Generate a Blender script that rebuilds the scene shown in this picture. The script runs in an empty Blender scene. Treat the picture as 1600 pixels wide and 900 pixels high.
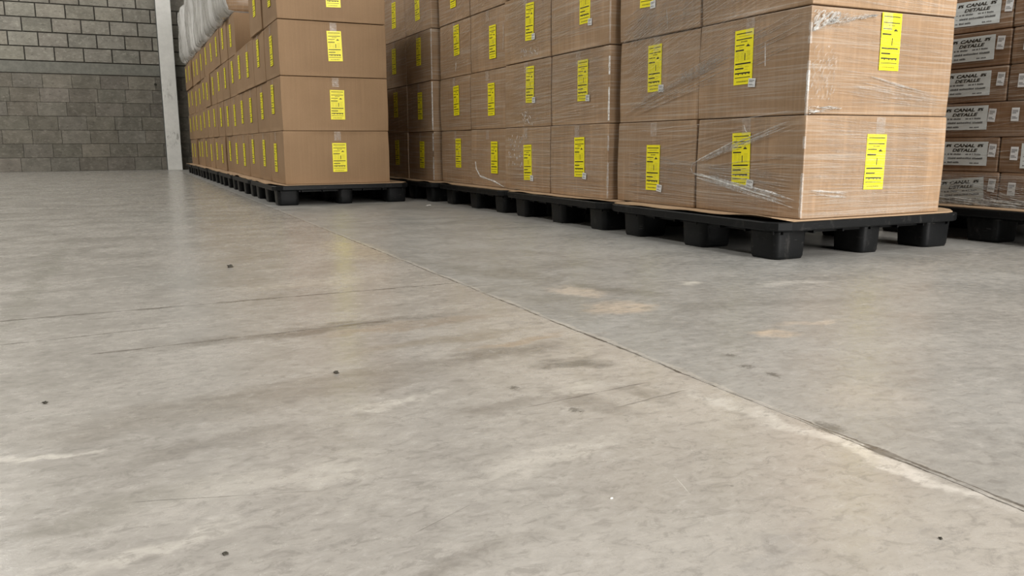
import bpy, bmesh, math, random
from mathutils import Matrix, Vector, noise, Euler

random.seed(7)
S = bpy.context.scene
C = S.collection

# ------------------------------------------------------------------ camera
cam_d = bpy.data.cameras.new('camera')
cam = bpy.data.objects.new('camera', cam_d); C.objects.link(cam)
cam_d.sensor_width = 36.0
cam_d.lens = 28.261
cam_d.clip_start = 0.02
pitch, roll, yaw = 0.17659055, -0.0042380, 0.44877622
fw = Vector((math.sin(yaw)*math.cos(pitch), math.cos(yaw)*math.cos(pitch), -math.sin(pitch)))
rt = Vector((math.cos(yaw), -math.sin(yaw), 0)); up = rt.cross(fw)
r2 = rt*math.cos(roll)+up*math.sin(roll); u2 = -rt*math.sin(roll)+up*math.cos(roll)
m = Matrix.Identity(4)
for i in range(3):
    m[i][0] = r2[i]; m[i][1] = u2[i]; m[i][2] = -fw[i]
m.translation = Vector((0, 0, 0.44))
cam.matrix_world = m
S.camera = cam

# ------------------------------------------------------------------ light
S.view_settings.view_transform = 'Standard'
S.view_settings.look = 'None'
S.view_settings.gamma = 1
S.view_settings.use_curve_mapping = False
S.view_settings.exposure = 0.0
W = bpy.data.worlds.new('world'); S.world = W; W.use_nodes = True
W.node_tree.nodes['Background'].inputs[0].default_value = (0.93, 0.97, 1.0, 1)
W.node_tree.nodes['Background'].inputs[1].default_value = 0.24

def area(name, loc, rot, sx, sy, power, col):
    d = bpy.data.lights.new(name, 'AREA'); d.shape = 'RECTANGLE'; d.size = sx; d.size_y = sy
    d.energy = power; d.color = col
    o = bpy.data.objects.new(name, d); C.objects.link(o); o.location = loc; o.rotation_euler = rot
    return o
# daylight through the dock opening behind the photographer
area('dock_daylight', (4.4, -5.2, 3.0), (math.radians(88), 0, math.radians(8)), 5, 4.5, 1120, (1.0, 0.97, 0.93))
# roof skylight strips
for i, (x, y, p) in enumerate([(-3.6, 1.5, 215), (-3.4, 7.5, 250), (1.6, -3.0, 300), (-3.6, 13.2, 360)]):
    area('roof_skylight', (x, y, 7.35), (0, 0, 0), 1.3, 5.5, p, (1.0, 0.985, 0.95))

# ------------------------------------------------------------------ material helpers
def mat(name):
    m = bpy.data.materials.new(name); m.use_nodes = True
    nt = m.node_tree
    return m, nt, nt.nodes['Principled BSDF']

class NT:
    def __init__(s, nt): s.nt = nt
    def n(s, t, **k):
        x = s.nt.nodes.new(t)
        for a, b in k.items(): setattr(x, a, b)
        return x
    def _in(s, sock, v):
        if hasattr(v, 'is_output') or isinstance(v, bpy.types.NodeSocket): s.nt.links.new(v, sock)
        else: sock.default_value = v
    def m(s, op, a, b=0.0, c=0.0, clamp=False):
        x = s.n('ShaderNodeMath', operation=op); x.use_clamp = clamp
        s._in(x.inputs[0], a); s._in(x.inputs[1], b); s._in(x.inputs[2], c)
        return x.outputs[0]
    def noise(s, vec, scale, detail=4, rough=0.55, dist=0.0):
        x = s.n('ShaderNodeTexNoise'); s._in(x.inputs['Vector'], vec)
        x.inputs['Scale'].default_value = scale; x.inputs['Detail'].default_value = detail
        x.inputs['Roughness'].default_value = rough; x.inputs['Distortion'].default_value = dist
        return x.outputs[0]
    def smooth(s, v, a, b, lo=0.0, hi=1.0):
        x = s.n('ShaderNodeMapRange', interpolation_type='SMOOTHSTEP')
        s._in(x.inputs[0], v)
        for i, q in enumerate((a, b, lo, hi)): s._in(x.inputs[i+1], q)
        return x.outputs[0]
    def mix(s, f, a, b, mode='MIX'):
        x = s.n('ShaderNodeMix', data_type='RGBA', blend_type=mode)
        s._in(x.inputs[0], f)
        for i, q in ((6, a), (7, b)):
            if isinstance(q, tuple): q = (*q[:3], 1)
            s._in(x.inputs[i], q)
        return x.outputs[2]
    def scalev(s, vec, sc, loc=(0, 0, 0), rot=(0, 0, 0)):
        x = s.n('ShaderNodeMapping'); s._in(x.inputs[0], vec)
        x.inputs['Location'].default_value = loc; x.inputs['Rotation'].default_value = rot
        x.inputs['Scale'].default_value = sc
        return x.outputs[0]
    def sep(s, v):
        x = s.n('ShaderNodeSeparateXYZ'); s._in(x.inputs[0], v); return x.outputs
    def bump(s, h, strength, dist, bsdf):
        x = s.n('ShaderNodeBump'); s._in(x.inputs['Height'], h)
        x.inputs['Strength'].default_value = strength; x.inputs['Distance'].default_value = dist
        s.nt.links.new(x.outputs[0], bsdf.inputs['Normal'])
    def pos(s): return s.n('ShaderNodeNewGeometry').outputs['Position']
    def obj(s): return s.n('ShaderNodeTexCoord').outputs['Object']
    def rand(s): return s.n('ShaderNodeObjectInfo').outputs['Random']

# ---- concrete floor
def floor_material():
    m, nt, b = mat('polished_concrete'); T = NT(nt)
    P = T.pos(); xyz = T.sep(P); X0, Y0 = xyz[0], xyz[1]
    wn = T.noise(P, 7, 5, 0.6); wn2 = T.noise(T.scalev(P, (1, 1, 1), (5, 3, 0)), 7, 5, 0.6)
    X = T.m('ADD', X0, T.m('MULTIPLY', T.m('SUBTRACT', wn, .5), .20))
    Y = T.m('ADD', Y0, T.m('MULTIPLY', T.m('SUBTRACT', wn2, .5), .20))
    fine = T.noise(T.scalev(P, (0.7, 1, 1)), 38, 6, 0.7)
    finer = T.noise(P, 150, 4, 0.7)
    mid = T.noise(T.scalev(P, (.8, 1, 1)), 4.5, 6, 0.62, 0.6)
    big = T.noise(P, 1.1, 4, 0.5)
    sw = T.noise(T.scalev(P, (.8, 1.25, 1), (3, 9, 0), (0, 0, .35)), 15, 8, 0.72, 1.2)
    side = T.smooth(X0, .945, .965)          # 0 left slab, 1 right slab
    left = T.mix(T.smooth(mid, .35, .66), (.345, .325, .295), (.425, .402, .366))
    right = T.mix(T.smooth(mid, .35, .66), (.250, .252, .240), (.325, .325, .310))
    # tan dust along the joint on the near slab
    dust = T.m('MULTIPLY', T.smooth(X, .45, .9), T.smooth(Y0, 4.5, 1.5))
    left = T.mix(T.m('MULTIPLY', dust, .5), left, (.50, .445, .37))
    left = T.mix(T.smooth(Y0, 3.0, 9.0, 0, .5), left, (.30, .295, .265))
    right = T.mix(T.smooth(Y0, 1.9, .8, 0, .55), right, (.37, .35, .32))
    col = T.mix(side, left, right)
    col = T.mix(T.smooth(big, .35, .68, 0, .45), col, (.30, .28, .25))
    col = T.mix(T.smooth(sw, .54, .72, 0, .40), col, (.50, .48, .445))
    col = T.mix(T.smooth(sw, .47, .31, 0, .46), col, (.235, .22, .20))
    brkn = T.m('ADD', T.m('MULTIPLY', fine, .45), T.m('MULTIPLY', T.noise(T.scalev(P, (.8, 1.4, 1), (2, 5, 0)), 13, 6, .72, 1.0), .55))
    def blob(cx, cy, rx, ry, color, amt, c, ang=0.0, soft=.7, brk=.55):
        dx = T.m('SUBTRACT', X, cx); dy = T.m('SUBTRACT', Y, cy)
        ca, sa = math.cos(ang), math.sin(ang)
        ux = T.m('DIVIDE', T.m('ADD', T.m('MULTIPLY', dx, ca), T.m('MULTIPLY', dy, sa)), rx)
        uy = T.m('DIVIDE', T.m('SUBTRACT', T.m('MULTIPLY', dy, ca), T.m('MULTIPLY', dx, sa)), ry)
        d = T.m('SQRT', T.m('ADD', T.m('MULTIPLY', ux, ux), T.m('MULTIPLY', uy, uy)))
        f = T.smooth(d, 1.0, 1.0-soft)
        amt = min(.98, amt*1.75)
        f = T.m('MULTIPLY', f, T.smooth(brkn, .40, .56, amt*(1-brk), amt))
        return T.mix(f, c, color)
    dk = (.17, .15, .125); tn = (.50, .42, .33); lt = (.60, .57, .51)
    for a in [ # tyre bands across the near slab
        (.38, 1.92, .55, .065, dk, .50, .04), (.62, 1.86, .35, .05, (.30, .23, .16), .4, .05),
        (.25, 1.44, .60, .10, (.24, .215, .18), .46, .13), (.72, 1.52, .22, .075, dk, .45, .1),
        (.80, 1.37, .13, .055, (.17, .155, .13), .55, -.6), (.62, 1.68, .30, .05, (.27, .23, .17), .4, .1),
        (.78, 1.60, .18, .03, (.36, .27, .18), .5, .2), (.80, 1.18, .05, .14, dk, .35, .25),
        (.70, 1.15, .045, .12, dk, .35, .5), (.55, 1.20, .14, .04, dk, .35, 0),
        (.76, 1.22, .09, .065, lt, .35, 0), (.90, 1.0, .035, .22, lt, .5, .1), (.93, .74, .03, .22, (.66, .62, .56), .6, .05),
        (-.14, 1.28, .10, .02, lt, .6, 0), (.15, 1.05, .25, .06, lt, .25, .1), (-.05, 1.05, .22, .05, (.25, .235, .2), .4, .1),
        # dirty patches on the far slab, plus a label reflection painted in
        (1.22, 2.08, .10, .14, tn, .55, .3), (1.20, 1.82, .12, .10, (.52, .42, .31), .6, .2), (1.36, 1.40, .08, .07, (.52, .41, .29), .6, .3),
        (1.52, 1.44, .14, .04, tn, .45, -.2), (1.33, 2.05, .07, .20, (.17, .165, .14), .6, .45), (1.18, 2.45, .14, .18, (.20, .19, .165), .55, .4),
        (1.10, 2.0, .1, .13, (.21, .205, .18), .4, .2), (1.40, 1.72, .14, .10, (.19, .185, .165), .45, .3), (1.62, 2.03, .07, .05, (.58, .56, .49), .6, 0), (1.9, 1.9, .2, .06, (.5, .49, .45), .5, -.3),
        (1.05, 2.75, .10, .30, (.20, .195, .17), .35, .3), (1.45, 2.6, .22, .12, (.19, .185, .165), .35, .2), (1.28, 2.32, .20, .05, (.17, .16, .14), .4, .6),
        (1.7, 1.65, .35, .05, (.20, .195, .18), .35, -.15), (1.55, 1.2, .30, .05, (.40, .39, .36), .35, .1), (1.15, .95, .10, .12, (.40, .37, .33), .4, .2), (1.9, 3.6, .5, .25, (.36, .36, .34), .3, 0),
        (.40, 1.30, .14, .03, lt, .4, .15), (.52, .95, .18, .05, lt, .3, .1), (.10, 1.22, .20, .045, dk, .35, .15), (.0, .92, .14, .03, lt, .35, 0), (.30, .74, .16, .03, dk, .3, .1), (.62, .62, .10, .03, (.26, .25, .24), .3, .4),
        (.18, 2.9, .30, .35, (.30, .295, .27), .3, 0), (.55, 2.6, .35, .12, (.50, .465, .40), .4, .1), (.3, 5.5, .5, 1.0, (.28, .275, .25), .3, 0),
        (.87, 3.35, .16, .55, (.52, .45, .30), .35, 0), (-.27, 3.2, .05, 1.7, (.26, .25, .21), .4, -.02)]:  # yellowish smear is the yellow labels' reflection painted into the floor colour
        col = blob(a[0], a[1], a[2], a[3], a[4], a[5], col, a[6])
    # small pits
    for cx, cy, rr in [(.657, 1.12, .014), (.62, 1.28, .012), (1.10, 1.20, .016), (1.105, 1.135, .015), (1.13, 1.28, .016), (.97, .87, .03)]:
        dx = T.m('SUBTRACT', X0, cx); dy = T.m('MULTIPLY', T.m('SUBTRACT', Y0, cy), .75)
        d = T.m('ADD', T.m('SQRT', T.m('ADD', T.m('MULTIPLY', dx, dx), T.m('MULTIPLY', dy, dy))), T.m('MULTIPLY', T.m('SUBTRACT', finer, .5), .05))
        col = T.mix(T.smooth(d, rr, rr*.3, 0, .75), col, (.08, .075, .062))
    # cracks and scratches : (x0,y0,x1,y1,width,strength,wobble)
    wob = T.m('SUBTRACT', T.noise(P, 3.2, 6, .7), .5); wob2 = T.m('SUBTRACT', T.noise(P, 28, 4, .7), .5)
    wid = T.noise(T.scalev(P, (1, 1, 1), (1, 8, 2)), 11, 4, .6)
    crackh = None
    def seg(x0, y0, x1, y1, w, amt, wb, color, c, grow=0):
        nonlocal crackh
        L = math.hypot(x1-x0, y1-y0); tx, ty = (x1-x0)/L, (y1-y0)/L
        dx = T.m('SUBTRACT', X0, x0); dy = T.m('SUBTRACT', Y0, y0)
        al = T.m('ADD', T.m('MULTIPLY', dx, tx), T.m('MULTIPLY', dy, ty))
        ac = T.m('SUBTRACT', T.m('MULTIPLY', dy, tx), T.m('MULTIPLY', dx, ty))
        ac = T.m('ABSOLUTE', T.m('ADD', ac, T.m('ADD', T.m('MULTIPLY', wob, wb), T.m('MULTIPLY', wob2, wb*.22))))
        ww = T.m('MULTIPLY', T.smooth(wid, .38, .68, .25, 1.5), w)
        f = T.smooth(ac, ww, T.m('MULTIPLY', ww, .3))
        f = T.m('MULTIPLY', f, T.m('MULTIPLY', T.smooth(al, 0, .03), T.smooth(al, L, L-.03)))
        f = T.m('MULTIPLY', f, amt)
        crackh = f if crackh is None else T.m('MAXIMUM', crackh, f)
        return T.mix(f, c, color)
    ck = (.055, .045, .035)
    col = seg(.965, -1, .965, 16.6, .012, .35, .03, (.58, .53, .45), col)
    col = seg(.955, -1, .955, 16.6, .0042, .95, .024, ck, col)
    col = seg(.968, .45, .962, .95, .008, .9, .03, (.09, .075, .06), col)
    col = seg(-3, 2.37, .955, 2.39, .013, .75, .02, (.13, .115, .095), col)
    col = seg(-1.2, 2.02, .10, 2.12, .008, .6, .015, (.13, .115, .095), col)
    col = seg(-.10, 1.905, .60, 1.94, .010, .65, .02, (.12, .1, .08), col)
    col = seg(.26, .82, .37, .872, .0016, .6, .004, (.12, .11, .1), col)
    col = seg(-.03, 1.065, .20, .99, .0022, .5, .008, (.14, .13, .11), col)
    col = seg(.58, 1.17, .86, 1.20, .005, .6, .02, (.15, .13, .11), col)
    col = seg(.73, 1.10, .90, 1.13, .004, .6, .02, (.15, .13, .11), col)
    col = seg(.62, .76, .64, .83, .0012, .5, .01, (.7, .68, .62), col)
    col = T.mix(T.smooth(fine, .38, .66, -.0, .22), col, (.56, .53, .48))
    col = T.mix(T.smooth(finer, .42, .28, 0, .35), col, (.2, .185, .16))
    # aggregate specks
    v = T.n('ShaderNodeTexVoronoi'); T._in(v.inputs['Vector'], P); v.inputs['Scale'].default_value = 26
    spk = T.m('MULTIPLY', T.smooth(v.outputs['Distance'], .10, .04), T.smooth(T.noise(P, 5, 2), .56, .66))
    col = T.mix(T.m('MULTIPLY', spk, .55), col, (.12, .11, .095))
    streak = T.noise(T.scalev(P, (1.0, 1.6, 1), (7, 2, 0), (0, 0, .25)), 30, 7, .75, .8)
    col = T.mix(T.smooth(streak, .5, .36, 0, .42), col, (.20, .185, .165))
    col = T.mix(T.smooth(streak, .54, .70, 0, .36), col, (.55, .53, .50))
    hs = T.n('ShaderNodeHueSaturation'); T._in(hs.inputs['Color'], col); hs.inputs['Saturation'].default_value = .86; hs.inputs['Value'].default_value = .93
    col = T.mix(1.0, hs.outputs[0], (1.0, .985, .975), 'MULTIPLY')
    nt.links.new(col, b.inputs['Base Color'])
    rg = T.smooth(T.m('ADD', T.m('MULTIPLY', mid, .5), T.m('MULTIPLY', fine, .5)), .36, .64, .17, .31)
    rg = T.m('ADD', rg, T.m('MULTIPLY', side, .12))
    nt.links.new(rg, b.inputs['Roughness'])
    b.inputs['Specular IOR Level'].default_value = .5
    h = T.m('ADD', T.m('MULTIPLY', fine, .4), T.m('ADD', T.m('MULTIPLY', sw, .5), T.m('MULTIPLY', crackh, -2.2)))
    T.bump(h, .16, .006, b)
    return m

def cardboard(name, c1, c2, film=0.0):
    m, nt, b = mat(name); T = NT(nt)
    O = T.obj(); R = T.rand()
    off = T.n('ShaderNodeCombineXYZ'); T._in(off.inputs[0], T.m('MULTIPLY', R, 37.0)); T._in(off.inputs[1], T.m('MULTIPLY', R, 11.0))
    va = T.n('ShaderNodeVectorMath', operation='ADD'); nt.links.new(O, va.inputs[0]); nt.links.new(off.outputs[0], va.inputs[1])
    V = va.outputs[0]
    flute = T.noise(T.scalev(V, (60, 60, 1.2)), 1, 3, .6)
    cloud = T.noise(V, 3.0, 4, .6)
    fib = T.noise(T.scalev(V, (1, 1, 1)), 90, 4, .7)
    col = T.mix(T.smooth(cloud, .3, .7), c1, c2)
    col = T.mix(T.smooth(flute, .38, .66, 0, .28 if film else .16), col, tuple(x*1.28 for x in c2))
    if film:
        band = T.noise(T.scalev(V, (26, 26, 1.6)), 1, 4, .7)
        top = T.sep(O)[2]
        col = T.mix(T.m('MULTIPLY', T.smooth(band, .48, .66, 0, .5), T.smooth(cloud, .35, .6)), col, tuple(x*1.45 for x in c2))
        hz = T.noise(T.scalev(V, (1.6, 1.6, 130), rot=(.04, .04, 0)), 1, 5, .7)
        col = T.mix(T.smooth(hz, .46, .66, 0, .55), col, (.48, .42, .355))  # pale streaks of film haze painted into the board colour
    col = T.mix(T.smooth(fib, .3, .7, 0, .12), col, tuple(x*.7 for x in c1))
    hs = T.n('ShaderNodeHueSaturation'); T._in(hs.inputs['Color'], col)
    T._in(hs.inputs['Value'], T.m('ADD', .93, T.m('MULTIPLY', R, .14)))
    nt.links.new(hs.outputs[0], b.inputs['Base Color'])
    b.inputs['Roughness'].default_value = .72
    b.inputs['Specular IOR Level'].default_value = .25
    h = T.m('ADD', T.m('MULTIPLY', flute, .6), T.m('MULTIPLY', cloud, 1.0))
    T.bump(h, .25, .004, b)
    if film:      # tight stretch film clinging to the board
        b.inputs['Coat Weight'].default_value = film
        b.inputs['Coat Roughness'].default_value = .22
        b.inputs['Coat IOR'].default_value = 1.45
        st = T.noise(T.scalev(V, (2.5, 2.5, 110), rot=(.12, .12, 0)), 1, 4, .65)
        st2 = T.noise(T.scalev(V, (90, 90, 6)), 1, 3, .6)
        bp = T.n('ShaderNodeBump'); bp.inputs['Strength'].default_value = .55; bp.inputs['Distance'].default_value = .004
        T._in(bp.inputs['Height'], T.m('ADD', st, T.m('MULTIPLY', st2, .35)))
        nt.links.new(bp.outputs[0], b.inputs['Coat Normal'])
    return m

def plain(name, col, rough=.5, spec=.5, bump=None, var=.15, scale=20, metallic=0):
    m, nt, b = mat(name); T = NT(nt); O = T.obj()
    n = T.noise(O, scale, 5, .65)
    c = T.mix(T.smooth(n, .3, .7), tuple(x*(1-var) for x in col), tuple(min(1, x*(1+var)) for x in col))
    nt.links.new(c, b.inputs['Base Color'])
    b.inputs['Roughness'].default_value = rough; b.inputs['Specular IOR Level'].default_value = spec
    b.inputs['Metallic'].default_value = metallic
    if bump: T.bump(n, bump[0], bump[1], b)
    return m

def pallet_plastic():
    m, nt, b = mat('black_plastic'); T = NT(nt); P = T.pos()
    n = T.noise(T.scalev(P, (1, 1, .5)), 22, 6, .7)
    s = T.noise(T.scalev(P, (3, 3, 14)), 6, 5, .75)
    c = T.mix(T.smooth(n, .56, .74, 0, .55), (.006, .0065, .007), (.048, .046, .043))
    c = T.mix(T.smooth(s, .6, .72, 0, .4), c, (.11, .105, .098))
    nt.links.new(c, b.inputs['Base Color'])
    b.inputs['Roughness'].default_value = .42; b.inputs['Specular IOR Level'].default_value = .18
    T.bump(n, .25, .003, b)
    return m

def film_material(name, opac, white=.75, rough=.16):
    m, nt, b = mat(name); T = NT(nt)
    b.inputs['Base Color'].default_value = (white, white, white*.98, 1)
    b.inputs['Roughness'].default_value = rough
    b.inputs['Specular IOR Level'].default_value = .9
    P = T.pos()
    n = T.noise(P, 60, 4, .7)
    T._in(b.inputs['Alpha'], T.smooth(n, .3, .72, opac*.45, min(1, opac*1.5)))
    return m

def block_material(name, base, lite, recess):
    m, nt, b = mat(name); T = NT(nt); P = T.pos()
    at = T.n('ShaderNodeVertexColor'); at.layer_name = 'tone'
    tone = T.sep(at.outputs[0])[0] if False else at.outputs[0]
    n1 = T.noise(T.scalev(P, (.7, 1, 1.2)), 13, 7, .82); n2 = T.noise(P, 5, 5, .6); n3 = T.noise(T.scalev(P, (.6, 1, 1.3)), 24, 6, .85)
    c = T.mix(T.smooth(n2, .3, .7), base, lite)
    c = T.mix(1.0, c, tone, 'MULTIPLY')
    c = T.mix(T.smooth(n1, .50, .68, 0, .6), c, tuple(x*1.6 for x in lite))
    c = T.mix(T.smooth(n3, .47, .32, 0, .7), c, tuple(x*.45 for x in base))
    nt.links.new(c, b.inputs['Base Color'])
    b.inputs['Roughness'].default_value = .9; b.inputs['Specular IOR Level'].default_value = .2
    T.bump(T.m('ADD', n1, n3), .7, .012, b)
    return m

M = {}
M['floor'] = floor_material()
M['board'] = cardboard('cardboard_brown', (.270, .172, .096), (.305, .196, .111))
M['board_wrapped'] = cardboard('cardboard_under_film', (.285, .182, .103), (.335, .218, .128), film=.55)
M['board_flat'] = cardboard('cardboard_dark', (.165, .093, .050), (.20, .115, .063), film=.30)
M['sheet'] = cardboard('cardboard_sheet_tan', (.36, .245, .15), (.43, .30, .19))
M['plastic'] = pallet_plastic()
M['yellow'] = plain('yellow_label_paper', (.93, .83, .010), .42, .5, var=.04)
M['ink'] = plain('black_ink', (.022, .02, .012), .5, .4, var=.2)
M['ink_soft'] = plain('small_print_ink', (.33, .29, .02), .5, .4, var=.2)
M['ink_grey'] = plain('grey_print_ink', (.12, .125, .125), .5, .4, var=.2)
M['white_label'] = plain('white_label_paper', (.62, .66, .66), .45, .5, var=.05)
M['sticker'] = plain('white_sticker_paper', (.72, .73, .74), .4, .5, var=.05)
M['tape'] = film_material('clear_tape', .16, .8, .2)
M['film'] = film_material('stretch_film_clear', .34, .8, .16)
M['film_thin'] = film_material('stretch_film_pleat', .23, .82, .18)
M['film_bright'] = film_material('stretch_film_bunched', .72, .88, .12)
M['paint'] = plain('white_column_paint', (.86, .85, .81), .45, .5, (.1, .004), .06, 6)
def stain_column():
    m = M['paint']; nt = m.node_tree; T = NT(nt); b = nt.nodes['Principled BSDF']; P = T.pos(); z = T.sep(P)[2]
    old = b.inputs['Base Color'].links[0].from_socket
    n = T.noise(T.scalev(P, (1, 1, .45)), 14, 6, .75)
    zone = T.m('MAXIMUM', T.smooth(T.m('ABSOLUTE', T.m('SUBTRACT', z, .62)), .28, .05), T.smooth(T.m('ABSOLUTE', T.m('SUBTRACT', z, 1.45)), .25, .05, 0, .7))
    f = T.m('MULTIPLY', zone, T.smooth(n, .52, .64, 0, .75))
    nt.links.new(T.mix(f, old, (.30, .28, .25)), b.inputs['Base Color'])
stain_column()
M['steel_grey'] = plain('grey_steel_side', (.12, .125, .12), .6, .4, (.1, .004), .1, 9)
M['conc'] = plain('cast_concrete_beam', (.20, .197, .172), .85, .2, (.3, .006), .14, 14)
M['mortar'] = plain('mortar', (.085, .08, .07), .9, .2, (.4, .006), .2, 30)
M['mortar_low'] = plain('mortar_flush', (.13, .12, .105), .9, .2, (.4, .006), .2, 30)
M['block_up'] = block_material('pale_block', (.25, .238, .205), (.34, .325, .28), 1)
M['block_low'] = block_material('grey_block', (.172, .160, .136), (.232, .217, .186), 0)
M['roof'] = plain('roof_sheet', (.42, .42, .40), .7, .3, var=.05)
M['plaster'] = plain('side_wall_render', (.40, .39, .36), .85, .2, var=.1, scale=4)
M['stone'] = plain('dark_grit', (.05, .045, .035), .8, .3, var=.3, scale=90)
M['paper_bit'] = plain('white_scrap', (.8, .79, .75), .7, .3, var=.1, scale=90)

# grey wrapped-bundle plastic
def bundle_material():
    m, nt, b = mat('grey_shrink_wrap'); T = NT(nt); P = T.pos()
    n = T.noise(T.scalev(P, (3.0, 3.0, .9)), 2.0, 5, .55, 1.5)
    c = T.mix(T.smooth(n, .3, .7), (.50, .49, .47), (.72, .71, .69))
    nt.links.new(c, b.inputs['Base Color'])
    b.inputs['Roughness'].default_value = .16; b.inputs['Specular IOR Level'].default_value = .9
    b.inputs['Coat Weight'].default_value = .9; b.inputs['Coat Roughness'].default_value = .12
    T.bump(n, .8, .05, b)
    return m
M['bundle'] = bundle_material()

# ------------------------------------------------------------------ mesh helpers
class MB:
    def __init__(s): s.v = []; s.f = []; s.mi = []; s.tone = []
    def quad(s, a, b, c, d, mi=0, tone=1.0):
        k = len(s.v); s.v += [a, b, c, d]; s.f.append((k, k+1, k+2, k+3)); s.mi.append(mi); s.tone.append(tone)
    def box(s, x0, y0, z0, x1, y1, z1, mi=0, tone=1.0):
        k = len(s.v)
        s.v += [(x, y, z) for z in (z0, z1) for y in (y0, y1) for x in (x0, x1)]
        for f in ((0, 2, 3, 1), (4, 5, 7, 6), (0, 1, 5, 4), (2, 6, 7, 3), (0, 4, 6, 2), (1, 3, 7, 5)):
            s.f.append(tuple(k+i for i in f)); s.mi.append(mi); s.tone.append(tone)
    def mesh(s, name, mats, smooth=False, tones=False):
        me = bpy.data.meshes.new(name); me.from_pydata(s.v, [], s.f)
        for q in mats: me.materials.append(q)
        me.polygons.foreach_set('material_index', s.mi)
        if smooth: me.polygons.foreach_set('use_smooth', [True]*len(s.f))
        if tones:
            ca = me.color_attributes.new('tone', 'FLOAT_COLOR', 'CORNER')
            k = 0
            for p, t in zip(me.polygons, s.tone):
                for _ in p.vertices: ca.data[k].color = (t[0], t[1], t[2], 1) if isinstance(t, tuple) else (t, t, t, 1); k += 1
        me.update(); return me

def link(name, me, parent=None, loc=None, rot=None):
    o = bpy.data.objects.new(name, me); C.objects.link(o)
    if parent is not None: o.parent = parent
    if loc: o.location = loc
    if rot: o.rotation_euler = rot
    return o
def tag(o, label, cat, group=None):
    o['label'] = label; o['category'] = cat
    if group: o['group'] = group
    return o
def thing(name, label, cat, loc, rz=0, group=None):
    o = bpy.data.objects.new(name, None); C.objects.link(o); o.location = loc; o.rotation_euler = (0, 0, rz)
    o.empty_display_size = .1
    return tag(o, label, cat, group)
def struct(o): o['kind'] = 'structure'; return o

def bevelled(name, boxes, mats, w=.004, seg=2):
    """several boxes, each bevelled, as one mesh; boxes = (x0,y0,z0,x1,y1,z1,mat)"""
    bm = bmesh.new()
    for (x0, y0, z0, x1, y1, z1, mi) in boxes:
        r = bmesh.ops.create_cube(bm, size=1)
        for v in r['verts']:
            v.co = Vector(((x0+x1)/2+v.co.x*(x1-x0), (y0+y1)/2+v.co.y*(y1-y0), (z0+z1)/2+v.co.z*(z1-z0)))
        for f in {f for v in r['verts'] for f in v.link_faces}: f.material_index = mi
    bmesh.ops.bevel(bm, geom=list(bm.edges), offset=w, segments=seg, profile=.6, affect='EDGES')
    me = bpy.data.meshes.new(name); bm.to_mesh(me); bm.free()
    for q in mats: me.materials.append(q)
    return me

def soft_box(name, sx, sy, sz, r, amp, seed, mats, n=12, freq=2.2, crumple=0):
    """rounded box resting on z=0 with gently bulging, uneven sides"""
    h = (sx/2, sy/2, sz/2)
    verts = {}; V = []; F = []
    def params(hh):
        e = r/hh
        p = [-1, -1+e*.35, -1+e] + [(-1+e)+(2-2*e)*i/n for i in range(1, n)] + [1-e, 1-e*.35, 1]
        return p
    def add(p):
        key = tuple(round(c, 6) for c in p)
        if key in verts: return verts[key]
        q = [max(-h[i]+r, min(h[i]-r, p[i])) for i in range(3)]
        d = Vector([p[i]-q[i] for i in range(3)])
        out = Vector(q)+d.normalized()*r if d.length > 1e-9 else Vector(p)
        nrm = d.normalized() if d.length > 1e-9 else Vector((0, 0, 0))
        w = Vector((seed*13.1, seed*7.7, seed*3.3))
        mask = 1.0
        for i in range(3):
            pass
        k = noise.noise(Vector(p)*freq+w)*amp + noise.noise(Vector(p)*freq*3.1+w)*amp*.35
        if crumple:
            k += (abs(noise.noise(Vector(p)*freq*4+w))-.25)*crumple + (abs(noise.noise(Vector((p[0]*3.2, p[1]*3.6, p[2]*.9))+w))-.25)*crumple*4
        # bulge outwards in the middle of every wall
        bul = 1.0
        for i in range(3):
            if abs(nrm[i]) < .5: bul *= max(0, 1-(p[i]/h[i])**2)
        side = nrm.copy(); side.z *= .15
        out = out + side*(k + amp*.9*bul)
        out.z += h[2]
        if out.z < 0: out.z = 0
        verts[key] = len(V); V.append(out); return verts[key]
    P = [params(h[0]), params(h[1]), params(h[2])]
    for ax in range(3):
        a, b = [i for i in range(3) if i != ax]
        for sgn in (-1, 1):
            for i in range(len(P[a])-1):
                for j in range(len(P[b])-1):
                    q = []
                    for (ii, jj) in ((i, j), (i+1, j), (i+1, j+1), (i, j+1)):
                        p = [0, 0, 0]; p[ax] = sgn*h[ax]; p[a] = P[a][ii]*h[a]; p[b] = P[b][jj]*h[b]
                        q.append(add(p))
                    if (sgn > 0) == (ax == 1): q.reverse()
                    if len(set(q)) == 4: F.append(q)
    me = bpy.data.meshes.new(name); me.from_pydata(V, [], F)
    for q in mats: me.materials.append(q)
    me.polygons.foreach_set('use_smooth', [True]*len(F)); me.update()
    return me

# ------------------------------------------------------------------ SETTING
fl = MB(); fl.quad((-8, -9, 0), (12, -9, 0), (12, 16.75, 0), (-8, 16.75, 0))
struct(link('floor', fl.mesh('floor', [M['floor']])))
YW = 16.7
wb = MB()
rw = random.Random(3)
def course(z, h, x_off, gap, depth, mi, low):
    x = -8+x_off
    while x < 12:
        L = .456; t = rw.uniform(.86, 1.12) if not low else rw.uniform(.8, 1.14)
        tint = (t*rw.uniform(.99, 1.03), t, t*rw.uniform(.96, 1.01))
        j = rw.uniform(0, .006)
        wb.box(max(-8, x+gap/2), YW-j, z+gap/2, min(12, x+L-gap/2), YW+depth, z+h-gap/2, mi, tint)
        x += L
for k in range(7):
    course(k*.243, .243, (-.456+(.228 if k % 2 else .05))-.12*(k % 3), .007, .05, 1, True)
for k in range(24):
    course(1.918+k*.2435, .2435, -.456+((-1.336+8) % .456) + (.228 if k % 2 else 0), .022, .05, 0, False)
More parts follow.
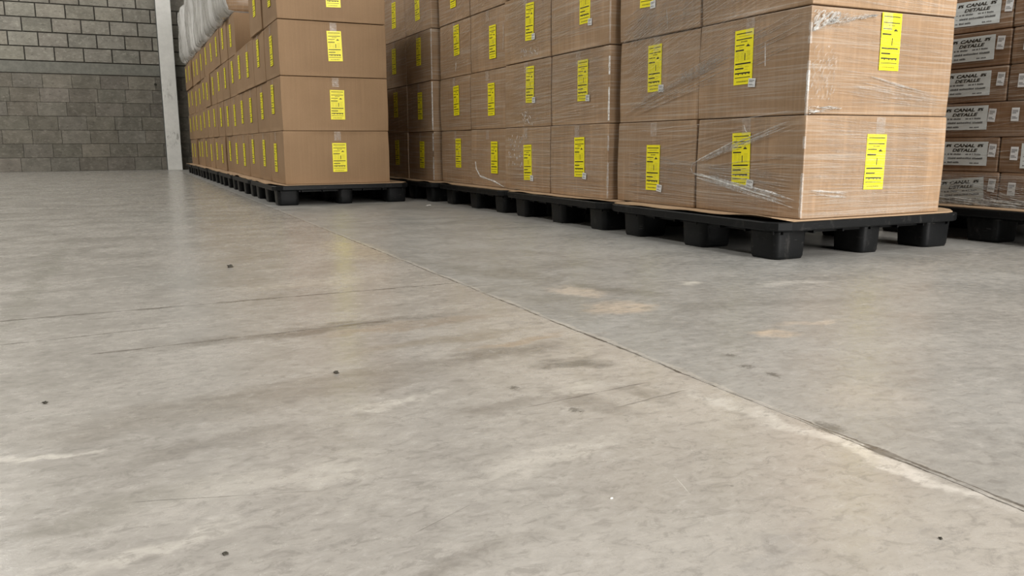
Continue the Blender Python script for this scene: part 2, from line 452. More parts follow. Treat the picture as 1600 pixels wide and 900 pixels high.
wm = wb.mesh('wall_back', [M['block_up'], M['block_low'], M['mortar'], M['mortar_low']], tones=True)
wback = struct(link('wall_back', wm))
bk = MB(); bk.box(-8, YW+.014, 0, 12, YW+.3, 1.71, 1); bk.box(-8, YW+.018, 1.71, 12, YW+.3, 7.8, 0)
struct(link('trim_1', bk.mesh('trim_mortar', [M['mortar'], M['mortar_low']])))
bm_ = bevelled('trim_beam', [(-8, YW-.012, 1.712, 12, YW+.1, 1.906, 0)], [M['conc']], .006)
struct(link('trim_2', bm_))
for nm, x0, x1 in (('wall_left', -8.2, -8.0), ('wall_right', 12.0, 12.2)):
    w = MB(); w.box(x0, -9, 0, x1, 17, 7.8); struct(link(nm, w.mesh(nm, [M['plaster']])))
w = MB(); w.box(-8.2, -9, 7.6, 12.2, 17, 7.8); struct(link('ceiling', w.mesh('ceiling', [M['roof']])))

# weep hole in the wall
bmh = bmesh.new(); bmesh.ops.create_cone(bmh, segments=16, radius1=.022, radius2=.022, depth=.012, cap_ends=True)
me = bpy.data.meshes.new('pipe_hole'); bmh.to_mesh(me); bmh.free(); me.materials.append(M['ink'])
o = link('drain_pipe_stub', me, None, (.716, YW-.006, 1.565), (math.pi/2, 0, 0)); tag(o, 'small round black hole in the block wall left of the white column', 'wall hole')

# white steel column
t = thing('support_column', 'tall white painted column standing against the back block wall', 'column', (.93, 16.5, 0))
cmx = bevelled('column_face', [(-.125, -.10, 0, .125, -.082, 7.58, 0)], [M['paint']], .004)
link('front_flange', cmx, t)
link('web', bevelled('column_web', [(-.128, -.081, 0, .128, .185, 7.58, 0)], [M['steel_grey']], .004), t)

# ------------------------------------------------------------------ PALLETS
def leg_mesh(wx, wy):
    bm = bmesh.new()
    prof = [(.118, 1.0), (.10, .985), (.05, .955), (.012, .93), (0, .88)]
    rings = []
    def ring(z, k):
        hx, hy = wx/2*k, wy/2*k; r = .028*k; pts = []
        for cx, cy, a0 in ((hx-r, hy-r, 0), (-hx+r, hy-r, 90), (-hx+r, -hy+r, 180), (hx-r, -hy+r, 270)):
            for i in range(5):
                a = math.radians(a0+i*22.5); pts.append(bm.verts.new((cx+r*math.cos(a), cy+r*math.sin(a), z)))
        return pts
    rings = [ring(z, k) for z, k in prof]
    for a, b in zip(rings, rings[1:]):
        for i in range(20): bm.faces.new((a[i], b[i], b[(i+1) % 20], a[(i+1) % 20]))
    bm.faces.new(rings[-1][::-1]); bm.faces.new(rings[0])
    # vertical ribs moulded on the cup
    bm.normal_update()
    me = bpy.data.meshes.new('pallet_leg'); bm.to_mesh(me); bm.free(); me.materials.append(M['plastic'])
    for p in me.polygons: p.use_smooth = len(p.vertices) == 4
    return me
LEG = leg_mesh(.165, .160); LEGM = leg_mesh(.115, .165)
def deck_mesh(sx, sy):
    """deck with chamfered corners, lipped rim, lattice openings and underside skirt"""
    bm = bmesh.new()
    def outline(k, z, c=.07):
        hx, hy = sx/2-k, sy/2-k
        pts = [(-hx+c, -hy), (hx-c, -hy), (hx-c*.3, -hy+c*.3), (hx, -hy+c), (hx, hy-c), (hx-c*.3, hy-c*.3), (hx-c, hy), (-hx+c, hy), (-hx+c*.3, hy-c*.3), (-hx, hy-c), (-hx, -hy+c), (-hx+c*.3, -hy+c*.3)]
        return [bm.verts.new((x, y, z)) for x, y in pts]
    rs = [outline(.012, .112), outline(.002, .113), outline(0, .118), outline(0, .143), outline(.003, .147), outline(.014, .148), outline(.02, .1465)]
    for a, b in zip(rs, rs[1:]):
        for i in range(12): bm.faces.new((a[i], a[(i+1) % 12], b[(i+1) % 12], b[i]))
    bm.faces.new(rs[-1]); bm.faces.new(rs[0][::-1])
    # skirt ribs below the deck
    def rib(x0, y0, x1, y1, z0=.098, z1=.114):
        r = bmesh.ops.create_cube(bm, size=1)
        for v in r['verts']: v.co = Vector(((x0+x1)/2+v.co.x*(x1-x0), (y0+y1)/2+v.co.y*(y1-y0), (z0+z1)/2+v.co.z*(z1-z0)))
    for i in range(7):
        x = -sx/2+.06+(sx-.12)*i/6; rib(x-.004, -sy/2+.03, x+.004, sy/2-.03)
    for i in range(8):
        y = -sy/2+.06+(sy-.12)*i/7; rib(-sx/2+.03, y-.004, sx/2-.03, y+.004)
    me = bpy.data.meshes.new('pallet_deck'); bm.to_mesh(me); bm.free(); me.materials.append(M['plastic'])
    return me
PX, PY = 1.05, 1.185
DECK = deck_mesh(PX, PY)
def make_pallet(x0, y0, label, group, rz=0):
    t = thing('plastic_pallet', label, 'pallet', (x0+PX/2, y0+PY/2, 0), rz, group)
    link('deck', DECK, t)
    for ix, dx in enumerate((-PX/2+.115, 0.02, PX/2-.10)):
        for dy in (-PY/2+.12, -.045, PY/2-.175):
            link('leg', LEGM if ix == 1 else LEG, t, (dx, dy, 0))
    return t

def sheet_mesh(sx, sy, seed, lf=1.0):
    rr = random.Random(seed); nx, ny = 26, 30
    vs = []; fs = []
    for j in range(ny+1):
        for i in range(nx+1):
            u, v = i/nx, j/ny
            x = (u-.5)*sx; y = (v-.5)*sy
            e = min(u, 1-u, v, 1-v)
            edge = 1 if e < 1e-6 else 0
            wob = noise.noise(Vector((x*3+seed, y*3, seed)))*.014*edge
            x += wob*(1 if u > .5 else -1) if (i in (0, nx)) else 0
            y += wob*(1 if v > .5 else -1) if (j in (0, ny)) else 0
            ex = min(u, 1-u)
            lift = (max(0, noise.noise(Vector((x*2.3, y*3.3, seed*2.7))))*.022+.001)*max(0, 1-ex*13)
            cu = max(0, .05-(sx/2-abs(x)))+max(0, .05-(sy/2-abs(y)))
            if cu > .055: k_ = (cu-.055)*.5; x -= math.copysign(k_, x); y -= math.copysign(k_, y)
            vs.append((x, y, .0005+lift*lf))
    n0 = len(vs)
    vs += [(x, y, z+.0035) for x, y, z in vs]
    W_ = nx+1
    for j in range(ny):
        for i in range(nx):
            a = j*W_+i; q = (a, a+1, a+1+W_, a+W_)
            fs.append(tuple(reversed(q))); fs.append(tuple(n0+k for k in q))
    bd = [i for i in range(nx)] + [j*W_+nx for j in range(ny)] + [ny*W_+i for i in range(nx, 0, -1)] + [j*W_ for j in range(ny, 0, -1)]
    for k in range(len(bd)):
        a, b = bd[k], bd[(k+1) % len(bd)]; fs.append((a, b, n0+b, n0+a))
    me = bpy.data.meshes.new('slip_sheet'); me.from_pydata(vs, [], fs); me.materials.append(M['sheet'])
    return me
def slip_sheet(x0, y0, sx, sy, seed, label, group, lf=1.0):
    o = link('cardboard_sheet', sheet_mesh(sx, sy, seed, lf), None, (x0+sx/2, y0+sy/2, .148)); return tag(o, label, 'cardboard sheet', group)

# ------------------------------------------------------------------ LABELS (local frame: x right, z up, facing -y; centre bottom origin)
def label_mesh():
    b = MB(); w, h = .108, .216; t = .0006
    b.box(-w/2, -t, 0, w/2, 0, h, 0)
    def bar(u0, u1, v, th, mi=1):
        b.box(-w/2+u0*w, -t-.0003, h*(1-v)-th*h/2, -w/2+u1*w, -t+.0001, h*(1-v)+th*h/2, mi)
    for u0, u1, v, th in [(.08, .92, .065, .017), (.08, .92, .17, .018), (.07, .53, .275, .016), (.06, .51, .37, .026), (.06, .90, .615, .026), (.06, .52, .705, .025), (.06, .88, .79, .026), (.06, .89, .87, .013)]:
        bar(u0, u1, v, th)
    rr = random.Random(5)
    def text(u0, u1, v, th, mi=2, g=.012):
        u = u0
        while u < u1:
            l = rr.uniform(.012, .04); bar(u, min(u+l, u1), v, th, mi); u += l+g
    text(.22, .78, .115, .009); text(.35, .68, .215, .022, 1, .02); text(.25, .42, .315, .008)
    for v in (.41, .435, .46, .485, .51, .535, .56): text(.10, .28, v, .006); text(.33, .50, v, .006)
    for v in (.40, .425, .45, .475, .50, .525, .55): text(.68, .86, v, .006)
    b.box(-w/2+.555*w, -t-.0003, h*.44, -w/2+.60*w, -t, h*.57, 1)
    # small pictogram (machine on a base)
    b.box(-w/2+.63*w, -t-.0003, h*.688, -w/2+.83*w, -t, h*.706, 1); b.box(-w/2+.67*w, -t-.0003, h*.70, -w/2+.78*w, -t, h*.722, 1); b.box(-w/2+.715*w, -t-.0003, h*.72, -w/2+.735*w, -t, h*.745, 1)
    for u in (.22, .45, .62, .80): b.box(-w/2+u*w, -t-.0003, h*.18, -w/2+(u+.05)*w, -t, h*.205, 1)
    text(.2, .45, .655, .006); text(.6, .8, .68, .008); text(.2, .4, .745, .006); text(.6, .75, .73, .006)
    text(.17, .78, .945, .024, 1, .03)
    return b.mesh('warning_label', [M['yellow'], M['ink'], M['ink_soft']])
LABEL = label_mesh()
def sticker_mesh(w, h):
    b = MB(); b.box(-w/2, -.0008, 0, w/2, -.0001, h, 0)
    rr = random.Random(2)
    for v in (.78, .68, .58, .30, .2): b.box(-w*.38, -.0011, h*v, w*rr.uniform(.1, .38), -.0007, h*(v+.045), 1)
    return b.mesh('white_sticker', [M['sticker'], M['ink_grey']])
STK = sticker_mesh(.040, .034); STKV = sticker_mesh(.034, .058)
def tape_mesh(h1):
    b = MB(); w = .05; n = 10
    for i in range(n):
        z0, z1 = -h1*i/n, -h1*(i+1)/n
        y0, y1 = -.0006-.001*abs(math.sin(i*1.7)), -.0006-.001*abs(math.sin((i+1)*1.7))
        b.quad((-w/2, y1, z1), (w/2, y1, z1), (w/2, y0, z0), (-w/2, y0, z0))
    return b.mesh('clear_tape', [M['tape']])
TAPE = tape_mesh(.065)

BX, BY, BH = .80, .622, .392
CART = {}
def cartons(sx, sy, sz, matk, tagk, k=4, amp=.004):
    key = (round(sx, 3), round(sy, 3), round(sz, 3), matk)
    if key not in CART:
        CART[key] = [soft_box('carton', sx, sy, sz, .006, amp, 1+i+len(CART)*5, [M[matk]]) for i in range(k)]
    return CART[key]
rb = random.Random(11)
ROT_L = (0, 0, -math.pi/2)   # faces -X
def cardboard_box(x0, y0, z0, sx, sy, sz, matk, label, group, left=None, front=None, sticker=False, yaw=None, tilt=None, seed=None):
    """left / front = (centre along face from box edge, height above base, tilt)"""
    yw = rb.uniform(-.006, .006) if yaw is None else yaw
    t = thing('cardboard_box', label, 'box', (x0+sx/2, y0+sy/2, z0), yw, group)
    ms = cartons(sx, sy, sz, matk, '')
    link('carton', ms[rb.randrange(len(ms))], t)
    off = .0055
    if left:
        u, h, a = left
        link('warning_label', LABEL, t, (-sx/2-off, -sy/2+u, h), (0, a, -math.pi/2))
        link('tape', TAPE, t, (-sx/2-off, 0, sz-.004), ROT_L)
        if sticker:
            s = link('sticker', STK, t, (-sx/2-off-.0013, -sy/2+u-.054, h-.006+rb.uniform(-.01, .008)), (0, rb.uniform(-.08, .2), -math.pi/2))
            s['label'] = 'white sticker'
    if front:
        u, h, a = front
        link('warning_label', LABEL, t, (-sx/2+u, -sy/2-off, h), (0, a, 0))
        link('tape', TAPE, t, (0, -sy/2-off, sz-.004), (0, 0, 0))
    return t

ORD = ['nearest', 'second', 'third', 'fourth', 'fifth', 'sixth', 'seventh']
TIER = ['bottom tier', 'second tier up', 'third tier up', 'fourth tier up']
ZB = [.153, .547, .943, 1.340]
# ---------- right-hand aisle row (film-wrapped), left faces at X ~2.33
R_STACKS = [  # x, y0, y1, tiers
    (2.330, 2.290, 3.562, 3), (2.298, 3.605, 4.862, 4), (2.325, 4.885, 6.105, 4), (2.272, 6.150, 7.400, 4), (2.30, 7.43, 8.66, 4)]
R_LAB = {  # (stack,tier,part): (Ycentre, zbottom)
    (0, 0, 0): (2.628, .268, -.03), (0, 0, 1): (3.246, .219, 0), (0, 1, 0): (2.638, .678, -.01), (0, 1, 1): (3.258, .686, -.01), (0, 2, 0): (2.64, 1.12, 0), (0, 2, 1): (3.33, 1.082, .05),
    (1, 0, 0): (3.887, .262, -.02), (1, 0, 1): (4.52, .222, -.03), (1, 1, 0): (3.87, .672, 0), (1, 1, 1): (4.50, .692, .02), (1, 2, 0): (3.85, 1.073, 0), (1, 2, 1): (4.498, 1.060, .03),
    (2, 0, 0): (5.08, .245, 0), (2, 0, 1): (5.75, .270, 0), (2, 1, 0): (5.125, .636, 0), (2, 1, 1): (5.757, .658, -.03), (2, 2, 0): (5.107, 1.012, 0), (2, 2, 1): (5.75, 1.095, -.03)}
gR = 'wrapped cartons in the aisle row on the right'
place = ['near half', 'far half']
for si, (x, y0, y1, nt_) in enumerate(R_STACKS):
    L = (y1-y0-.018)/2
    for ti in range(nt_):
        for pi in range(2):
            yb = y0+.002+pi*(L+.013)
            jx = rb.uniform(-.004, .004)
            key = (si, ti, pi)
            if key in R_LAB: yc, zc, a = R_LAB[key]; left = (yc-yb, zc-ZB[ti], a)
            else: left = (L/2+rb.uniform(-.03, .03), rb.uniform(.09, .14), rb.uniform(-.03, .03))
            front = None
            if pi == 0:
                front = (.375, .105, .012) if ti == 0 else ((.415, .172, .0) if ti == 1 else (.40, .15, 0))
            lab = 'film-wrapped brown carton with yellow labels, %s, %s of the %s right-aisle pallet' % (TIER[ti], place[pi], ORD[si])
            cardboard_box(x+jx, yb, ZB[ti], .785, L, BH, 'board_wrapped', lab, gR, left, front, sticker=si < 2, yaw=0 if si < 3 else None)
for si, (px, py) in enumerate([(2.185, 2.255), (2.185, 3.475), (2.19, 4.69), (2.15, 5.93), (2.17, 7.17)]):
    make_pallet(px, py, 'black plastic pallet on cup legs under the %s wrapped stack of the right aisle row' % ORD[si], 'black pallets in the right aisle row')
    slip_sheet(px+.012, py+.012, PX-.03, PY-.02, si+1, 'tan cardboard slip sheet under the %s wrapped stack of the right aisle row' % ORD[si], 'slip sheets on the pallets')

# ---------- left row along the far wall corner
gL = 'plain cartons in the long left row'
LY0 = 6.15; LP = 1.236
for si in range(7):
    y0 = LY0+si*LP; xs = 1.10+[0, .005, .025, .015, .01, .012, .005][si]
    nt_ = [4, 3, 4, 4, 4, 4, 4][si]
    L = (LP-.012)/2-.008
    for ti in range(nt_):
        for pi in range(2):
            yb = y0+pi*(L+.012)
            dx = rb.uniform(-.010, .012) if not (si == 0 and pi == 0) else 0
            if ti == 3 and si == 0 and pi == 1: dx = -.012
            left = (L/2+rb.uniform(-.04, .04), rb.uniform(.085, .14), rb.uniform(-.03, .03))
            front = None
            if pi == 0:
                front = (.41, [.088, .084, .11, .115][ti], [0, 0, -.03, -.02][ti])
                if ti == 3: front = (.41, .0, 0); front = (.41, .10, -.03)
                if ti == 2: front = (.41, .113, -.03)
            lab = 'unwrapped brown carton, %s, %s of the %s pallet in the left row' % (TIER[ti], place[pi], ORD[si])
            cardboard_box(xs+dx, yb, ZB[ti], BX, L, BH, 'board', lab, gL, left, front, yaw=0 if (si == 0 and pi == 0) else None)
    make_pallet(.995, y0-.075, 'black plastic pallet on cup legs under the %s stack of the left row' % ORD[si], 'black pallets in the left row')
    slip_sheet(1.003, y0-.068, PX-.025, PY-.01, si+21, 'ragged tan cardboard sheet under the %s stack of the left row' % ORD[si], 'slip sheets on the pallets')

# grey wrapped bundles on the far left stacks
for si, h in ((2, 1.25), (3, 1.25), (4, 1.25), (5, 1.2), (6, .86)):
    y0 = LY0+si*LP
    me = soft_box('wrapped_goods', (.86 if si != 6 else .92), LP-.26, h, .14 if si == 6 else .11, .022, si*3.3, [M['bundle'], M['board_wrapped']], n=30, freq=1.3, crumple=.016)
    if si == 2:
        for p in me.polygons:
            if p.normal.y < -.6: p.material_index = 1
    o = link('wrapped_bundle', me, None, (1.49, y0+LP/2, 1.736)); tag(o, 'grey plastic-wrapped bundle on top of the %s stack in the left row' % ORD[si], 'wrapped bundle', 'grey wrapped bundles on the left row')

# ---------- flat cartons with the white handwritten-style labels, far right
def text_mesh(body, size, bold=.0, shear=0.0, mtl='ink'):
    cu = bpy.data.curves.new('t', 'FONT'); cu.body = body; cu.size = size; cu.shear = shear; cu.offset = bold; cu.extrude = .0003
    cu.align_x = 'CENTER'; cu.resolution_u = 2
    o = bpy.data.objects.new('t', cu); C.objects.link(o)
    dg = bpy.context.evaluated_depsgraph_get(); me = bpy.data.meshes.new_from_object(o.evaluated_get(dg))
    bpy.data.objects.remove(o); 
    return me
def notice_mesh():
    w, h = .222, .108
    b = MB(); b.box(-w/2, -.0008, 0, w/2, 0, h, 0)
    rr = random.Random(9)
    def words(x0, x1, z, th, mi=2):
        x = x0
        while x < x1:
            l = rr.uniform(.003, .0065)
            b.box(x, -.0012, z, min(x+l, x1), -.0007, z+th*rr.uniform(.8, 1.05), mi); x += l+rr.uniform(.0008, .0016)
            if rr.random() < .16: x += .004
    words(-.085, -.012, .047, .0075); words(.006, .080, .047, .0075); words(-.100, -.092, .049, .003)
    words(-.082, .090, .028, .0085); words(-.100, -.088, .031, .002)
    words(-.082, -.025, .009, .0075); words(-.100, -.090, .010, .005); words(.03, .075, .008, .0055, 3)
    me = b.mesh('notice', [M['white_label'], M['ink'], M['ink_grey'], M['ink_grey']])
    bm = bmesh.new(); bm.from_mesh(me)
    for body, size, x, z, bd in (('CANAL', .0245, -.006, .0835, .0010), ('DETALLE', .0235, -.002, .0625, .0009), ('5%', .019, -.083, .085, .0014), ('5%', .019, .074, .085, .0014)):
        tm = text_mesh(body, size, bd, .25)
        k0 = len(bm.verts)
        bm.from_mesh(tm); bm.verts.ensure_lookup_table(); bm.faces.ensure_lookup_table()
        vs = bm.verts[k0:]
        for v in vs:
            c = v.co.copy(); sx = 1.28 if len(body) > 2 else 1.1
            v.co = Vector((c.x*sx+x, -.0012-c.z*.5, c.y*.82+z))
        for f in bm.faces:
            if f.verts[0] in set(vs[:1]) : pass
        vset = set(vs)
        for f in bm.faces:
            if f.verts[0] in vset: f.material_index = 1
        bpy.data.meshes.remove(tm)
    bm.to_mesh(me); bm.free()
    return me
NOTICE = notice_mesh()
gF = 'flat cartons with white notices'
FH = .155; FX = 3.555
ZF = [.152, .308, .464, .621, .778, .936, 1.093]
dYs = [0, .0, .0, .02, .018, .03, .02]
wordsF = ['bottom tier', 'second tier', 'third tier', 'fourth tier', 'fifth tier', 'sixth tier', 'seventh tier']
for ti in range(7):
    seam = 2.335 + [-.005, .008, .0, 0, 0, .004, 0][ti]
    if ti == 2: seam = 2.19
    for pi in range(2):
        y0, y1 = (seam+.004, 2.89) if pi == 0 else (1.80, seam-.004)
        lab = 'flat dark carton, %s, %s side of the stack at the right edge' % (wordsF[ti], 'far' if pi == 0 else 'near')
        t = thing('flat_carton', lab, 'box', (FX+.3, (y0+y1)/2, ZF[ti]), 0, gF)
        hy = (y1-y0)/2
        link('carton', cartons(.60, round(y1-y0, 3), FH, 'board_flat', '', 1, .002)[0], t)
        if pi == 0:
            yc = 2.512+[.0, .0, .02, .022, .018, .008, .0][ti]-.01
            if ti == 1: yc += .004
            a = [-.10, 0, 0, 0, .0, .02, .05][ti]
            n_ = link('notice', NOTICE, t, (-.30-.004, yc-(y0+y1)/2, [.015, .028, .034, .03, .028, .028, .028][ti]), (0, a, -math.pi/2)); n_['label'] = 'white notice reading CANAL DETALLE'
            ys = [2.362, 2.375, 2.392, 2.368, 2.384, 2.362, 2.362][ti]
            s = link('sticker', STKV, t, (-.30-.0052, ys-(y0+y1)/2, .068), (0, .08, -math.pi/2)); s['label'] = 'white sticker'
            if ti == 2:
                s = link('sticker', STKV, t, (-.30-.0045, 2.285-(y0+y1)/2, .068), (0, .02, -math.pi/2)); s['label'] = 'white sticker'
        else:
            s = link('sticker', STKV, t, (-.30-.0045, [2.268, 2.272, 2.10, 2.27, 2.262, 2.262, 2.27][ti]-(y0+y1)/2, .055), (0, .03, -math.pi/2)); s['label'] = 'white sticker'
            if ti in (1, 2, 3):
                n_ = link('notice', NOTICE, t, (-.304, 2.13-(y0+y1)/2 if ti != 2 else 2.02-(y0+y1)/2, .02), (0, 0, -math.pi/2)); n_['label'] = 'white notice reading CANAL DETALLE'
make_pallet(3.435, 1.79, 'black plastic pallet under the flat cartons at the right edge', 'black pallets at the right edge')
slip_sheet(3.45, 1.80, 1.0, 1.16, 44, 'cardboard sheet under the flat cartons at the right edge', 'slip sheets on the pallets', 0)

# ------------------------------------------------------------------ STRETCH FILM (pleats, ropes and bunched corners lying on the cartons)
class Film:
    def __init__(s, x0, y0): s.bL = MB(); s.bF = MB(); s.b = s.bL; s.x0 = x0; s.y0 = y0; s.r = random.Random(int(x0*1000+y0*77))
    def pt(s, face, a, z, o):
        return (s.x0-o, a, z) if face == 'L' else (a, s.y0-o, z)
    def strand(s, face, pts, w, mi=0, wob=.0015, h=.003):
        s.b = s.bL if face == 'L' else s.bF
        P = []
        for (a0, z0), (a1, z1) in zip(pts, pts[1:]):
            n = max(2, int(math.hypot(a1-a0, z1-z0)/.05))
            for i in range(n): P.append((a0+(a1-a0)*i/n, z0+(z1-z0)*i/n))
        P.append(pts[-1])
        sd = s.r.uniform(0, 100); prev = None
        for i, (a, z) in enumerate(P):
            j = i if i < len(P)-1 else i-1
            ta, tz = P[j+1][0]-P[j][0], P[j+1][1]-P[j][1]; L = math.hypot(ta, tz) or 1
            na, nz = -tz/L, ta/L
            q = noise.noise(Vector((i*.35, sd, 0)))*wob*3
            ww = w*(.55+.6*abs(noise.noise(Vector((i*.5, sd, 5))))*2)/2
            if i in (0, len(P)-1): ww *= .2
            c = (a+na*q, z+nz*q)
            row = [s.pt(face, c[0]-na*ww, c[1]-nz*ww, .0062), s.pt(face, c[0], c[1], .0066+h), s.pt(face, c[0]+na*ww, c[1]+nz*ww, .0062)]
            if prev: s.b.quad(prev[0], row[0], row[1], prev[1], mi); s.b.quad(prev[1], row[1], row[2], prev[2], mi)
            prev = row
    def fan(s, face, A0, A1, B0, B1, n, w, mi=0, jit=.004, skip=.0):
        for i in range(n):
            if s.r.random() < skip: continue
            t = (i+s.r.uniform(-.35, .35))/max(1, n-1)
            p = (A0[0]+(A1[0]-A0[0])*t, A0[1]+(A1[1]-A0[1])*t); q = (B0[0]+(B1[0]-B0[0])*t, B0[1]+(B1[1]-B0[1])*t)
            u0, u1 = s.r.uniform(0, .18), s.r.uniform(.82, 1)
            f = lambda u: (p[0]+(q[0]-p[0])*u, p[1]+(q[1]-p[1])*u+s.r.uniform(-jit, jit))
            s.strand(face, [f(u0), f((u0+u1)/2), f(u1)], w*s.r.uniform(.6, 1.5), mi, h=s.r.uniform(.0015, .004))
    def crinkle(s, face, a0, a1, zf0, zf1, mi=1, n=26, mz=10, amp=.007, keep=.75, lng=.05, ang=.5, w=.0022):
        """crumpled film: a dense patch of short creases; zf0/zf1 give lower and upper z along the patch"""
        for k in range(int(n*mz*keep*.7)):
            u = s.r.random(); z0, z1 = zf0(u), zf1(u); v = s.r.random()
            if z1 <= z0: continue
            a = a0+(a1-a0)*u; z = z0+(z1-z0)*v
            L = lng*s.r.uniform(.25, 1); th = ang*s.r.gauss(1, .35)
            da, dz = math.cos(th)*L/2, math.sin(th)*L/2
            z_a, z_b = max(z0, z-dz), min(z1, z+dz)
            s.strand(face, [(max(a0, a-da), z_a), (a, (z_a+z_b)/2+s.r.uniform(-.002, .002)), (min(a1, a+da), z_b)], w*s.r.uniform(.5, 1.6), mi, .001, s.r.uniform(.001, amp*.6))
    def corner(s, z0, z1, w=.010, mi=1, breaks=.25, fs=.35):
        n = int((z1-z0)/.015); prev = None
        for i in range(n+1):
            z = z0+(z1-z0)*i/n; k = noise.noise(Vector((z*24, s.x0*9, 3)))
            if noise.noise(Vector((z*15, s.x0*5, 9)))*.5+.5 < breaks: prev = None; continue
            ww = w*(.4+abs(k)*1.7)
            s.b = s.bL
            row = [(s.x0-.0064, s.y0+ww, z), (s.x0-.0064-.004*abs(k), s.y0-.003, z), (s.x0-.003+ww*fs*.3, s.y0-.0064, z)]
            if prev: s.b.quad(prev[0], row[0], row[1], prev[1], mi); s.b.quad(prev[1], row[1], row[2], prev[2], mi)
            prev = row
    def done(s, label):
        mats = [M['film_thin'], M['film'], M['film_bright']]
        t = thing('stretch_film', label, 'plastic wrap', (s.x0-.008, s.y0, .155), 0, 'stretch film on the pallet stacks')
        for b, nm in ((s.bL, 'side_wrap'), (s.bF, 'front_wrap')):
            if b.f:
                b.v = [(x-s.x0+.008, y-s.y0, z-.155) for x, y, z in b.v]
                link(nm, b.mesh(nm, mats), t)
        return t

F = Film(2.330, 2.290)
F.fan('L', (3.54, .96), (3.54, .60), (2.80, 1.33), (2.31, .86), 80, .0022, 0)
F.fan('L', (3.54, 1.05), (3.54, .92), (2.6, 1.33), (2.31, 1.05), 36, .0022, 0)
F.fan('L', (3.54, .60), (3.50, .56), (2.31, .95), (2.31, .80), 12, .0030, 1)
F.fan('L', (3.10, .735), (3.05, .70), (2.60, .86), (2.62, .82), 10, .0035, 1)
F.fan('L', (3.5, .50), (3.5, .22), (2.31, .56), (2.31, .50), 14, .0028, 0)
F.fan('L', (2.945, .358), (2.94, .345), (2.33, .545), (2.33, .515), 7, .006, 1)
F.fan('L', (2.94, .315), (2.94, .298), (2.31, .235), (2.31, .19), 9, .007, 1)
F.strand('L', [(2.945, .352), (2.80, .405), (2.66, .455)], .009, 2)
F.strand('L', [(2.94, .308), (2.80, .288), (2.62, .255), (2.45, .23)], .010, 2)
F.strand('L', [(2.945, .352), (2.955, .33), (2.94, .308)], .004, 1)
F.fan('L', (3.5, .40), (3.5, .17), (2.31, .32), (2.31, .17), 50, .0020, 0)
F.fan('L', (2.9, .34), (2.9, .31), (2.33, .40), (2.33, .26), 12, .0025, 1)
F.strand('L', [(2.52, .83), (2.515, .74)], .004, 2, .001)
F.strand('L', [(2.62, .515), (2.61, .49), (2.60, .485)], .005, 2)
F.strand('L', [(3.17, 1.05), (3.165, 1.02), (3.16, .96)], .005, 1)
F.fan('F', (2.34, .545), (2.34, .16), (3.10, .50), (3.10, .16), 120, .0022, 0)
F.fan('F', (2.34, .93), (2.34, .58), (3.10, .86), (3.10, .56), 60, .0020, 0, skip=.2)
F.fan('F', (2.55, .70), (2.5, .60), (3.09, .62), (3.09, .58), 18, .0035, 0)
F.fan('F', (2.60, .70), (2.62, .695), (2.98, .64), (2.98, .635), 4, .004, 1)
F.fan('F', (2.34, .27), (2.34, .25), (2.60, .245), (2.60, .225), 6, .0045, 1)
F.fan('F', (2.34, 1.1), (2.34, .96), (3.10, 1.0), (3.10, .95), 14, .003, 0)
F.crinkle('F', 2.331, 2.66, lambda u: .838+.085*u, lambda u: .922, 1, 26, 10, .008, .8, .06, .35)
F.crinkle('F', 2.331, 2.46, lambda u: .842+.045*u, lambda u: .922, 2, 22, 10, .010, .6, .05, .75, .0026)
F.crinkle('F', 2.40, 2.66, lambda u: .872+.045*u, lambda u: .895+.026*u, 2, 18, 8, .010, .6, .025, .3, .0024)
F.crinkle('F', 2.331, 2.50, lambda u: .545+.025*u, lambda u: .580-.005*u, 2, 20, 8, .008, .5, .05, .1)
F.crinkle('F', 2.335, 2.46, lambda u: .60, lambda u: .80, 0, 20, 18, .006, .5, .03, 1.2, .003)
F.corner(.16, .94, .010, 1, .30); F.corner(.60, .92, .008, 2, .52)
F.done('clear stretch film pleated around the nearest right-aisle stack')

F = Film(2.298, 3.605)
F.fan('L', (4.84, .58), (4.84, .92), (3.62, .70), (3.62, .95), 70, .0024, 0)
F.fan('L', (4.84, .96), (4.84, 1.30), (3.62, 1.05), (3.62, 1.55), 60, .0024, 0)
F.fan('L', (4.84, .17), (4.84, .52), (3.62, .18), (3.62, .56), 60, .0024, 0)
F.fan('L', (4.84, .55), (4.6, .60), (3.62, .60), (3.62, .68), 6, .004, 1)
F.crinkle('L', 4.55, 4.80, lambda u: .30, lambda u: .50, 1, 18, 12, .008, .5, .02, 1.4, .006)
F.crinkle('L', 4.46, 4.60, lambda u: .55, lambda u: .64, 1, 12, 8, .008, .4, .03, .9, .004)
F.crinkle('L', 4.38, 4.62, lambda u: .96, lambda u: 1.02, 1, 18, 6, .008, .4, .02, 1.4, .006)
F.corner(.16, .53, .007, 1, .2); F.corner(.56, .93, .006, 2, .30); F.corner(.95, 1.33, .006, 0, .2)
F.done('clear stretch film pleated around the second right-aisle stack')

F = Film(2.325, 4.885)
F.fan('L', (6.09, .95), (6.09, 1.32), (4.90, 1.05), (4.90, 1.72), 26, .0032, 0)
F.fan('L', (6.09, .18), (6.09, .5), (4.90, .18), (4.90, .5), 20, .003, 0)
F.fan('L', (6.09, .58), (6.09, .9), (4.90, .58), (4.90, .9), 14, .003, 0)
F.strand('L', [(5.41, .32), (5.40, .27), (5.33, .215), (5.1, .19), (4.93, .16)], .014, 2, .002, .004)
F.strand('L', [(4.93, 1.22), (4.93, 1.14), (4.94, 1.05)], .010, 1)
F.strand('L', [(5.76, 1.05), (5.765, .98)], .010, 1)
F.done('clear stretch film with a loose tail on the third right-aisle stack')

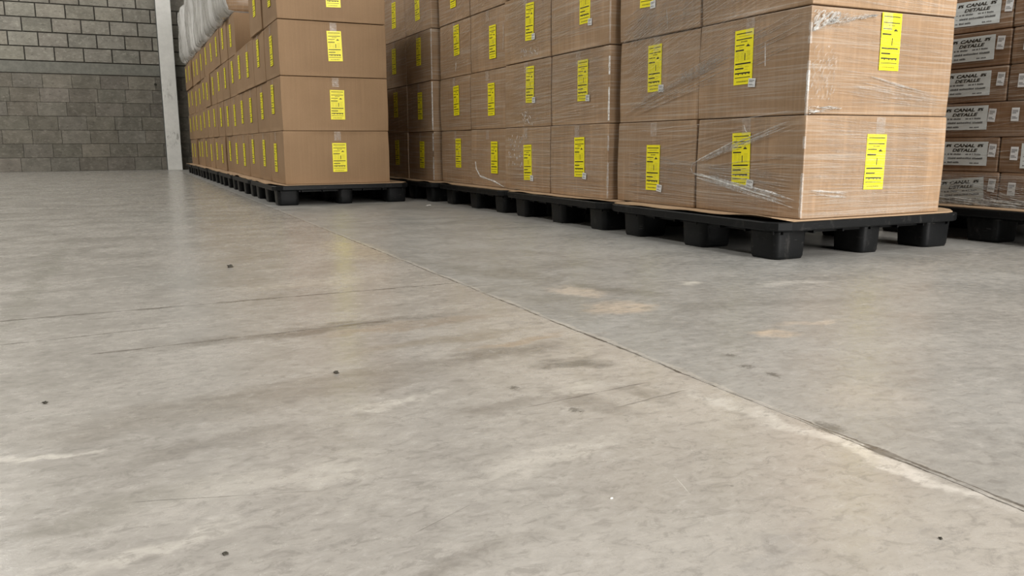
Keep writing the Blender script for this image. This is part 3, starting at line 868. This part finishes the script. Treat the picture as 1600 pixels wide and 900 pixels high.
F = Film(2.272, 6.150)
F.fan('L', (7.38, .96), (7.38, 1.32), (6.17, 1.36), (6.17, 1.72), 26, .004, 0)
F.fan('L', (7.38, .56), (7.38, .92), (6.17, .70), (6.17, .95), 20, .0035, 0)
F.corner(.16, .53, .012, 1, .15); F.corner(.56, .93, .010, 2, .2); F.corner(.95, 1.33, .009, 1, .2)
F.done('clear stretch film with shiny corner on the fourth right-aisle stack')

F = Film(FX, 1.80)
F.fan('L', (2.86, .16), (2.86, .30), (1.82, .165), (1.82, .30), 34, .003, 0)
F.fan('L', (2.86, .30), (2.86, 1.0), (1.82, .42), (1.82, 1.15), 40, .0025, 0, skip=.3)
F.crinkle('L', 1.85, 2.86, lambda u: .150, lambda u: .185, 2, 40, 12, .010, .60, .16, .04, .004)
F.crinkle('L', 1.85, 2.86, lambda u: .172, lambda u: .250, 1, 40, 8, .008, .5, .14, .15, .003)
F.done('clear film bunched around the flat cartons at the right edge')

# ------------------------------------------------------------------ floor litter
def chip(seed, s, flat, mtl):
    bm = bmesh.new(); bmesh.ops.create_icosphere(bm, subdivisions=2, radius=s)
    for v in bm.verts:
        k = 1+noise.noise(v.co*(1.4/s)+Vector((seed, 0, 0)))*.9
        v.co = Vector((v.co.x*k*1.2, v.co.y*k, v.co.z*k*flat))
    lo = min(v.co.z for v in bm.verts)
    for v in bm.verts: v.co.z -= lo
    me = bpy.data.meshes.new('chip'); bm.to_mesh(me); bm.free(); me.materials.append(M[mtl]); return me
for k, (x, y, s, mt_, lab) in enumerate([
    (.35, 1.52, .0045, 'stone', 'dark grit chip on the bare floor, left of the centre'),
    (.335, 3.08, .009, 'stone', 'dark grit chip on the far left floor below the column reflection'),
    (.07, .87, .0026, 'stone', 'tiny dark crumb on the floor near the bottom left'),
    (.80, .55, .0022, 'stone', 'tiny dark crumb on the floor near the bottom right'),
    (-.15, 1.56, .0035, 'stone', 'dark crumb on the floor at the left edge'),
    (2.03, 5.62, .013, 'paper_bit', 'small white paper scrap on the floor between the rows of pallets'),
    (.525, .803, .002, 'paper_bit', 'tiny white flake on the floor in the bottom middle')]):
    o = link('grit_chip' if mt_ == 'stone' else 'paper_scrap', chip(k*3.1, s, .55 if mt_ == 'stone' else .2, mt_), None, (x, y, 0)); tag(o, lab, 'debris')
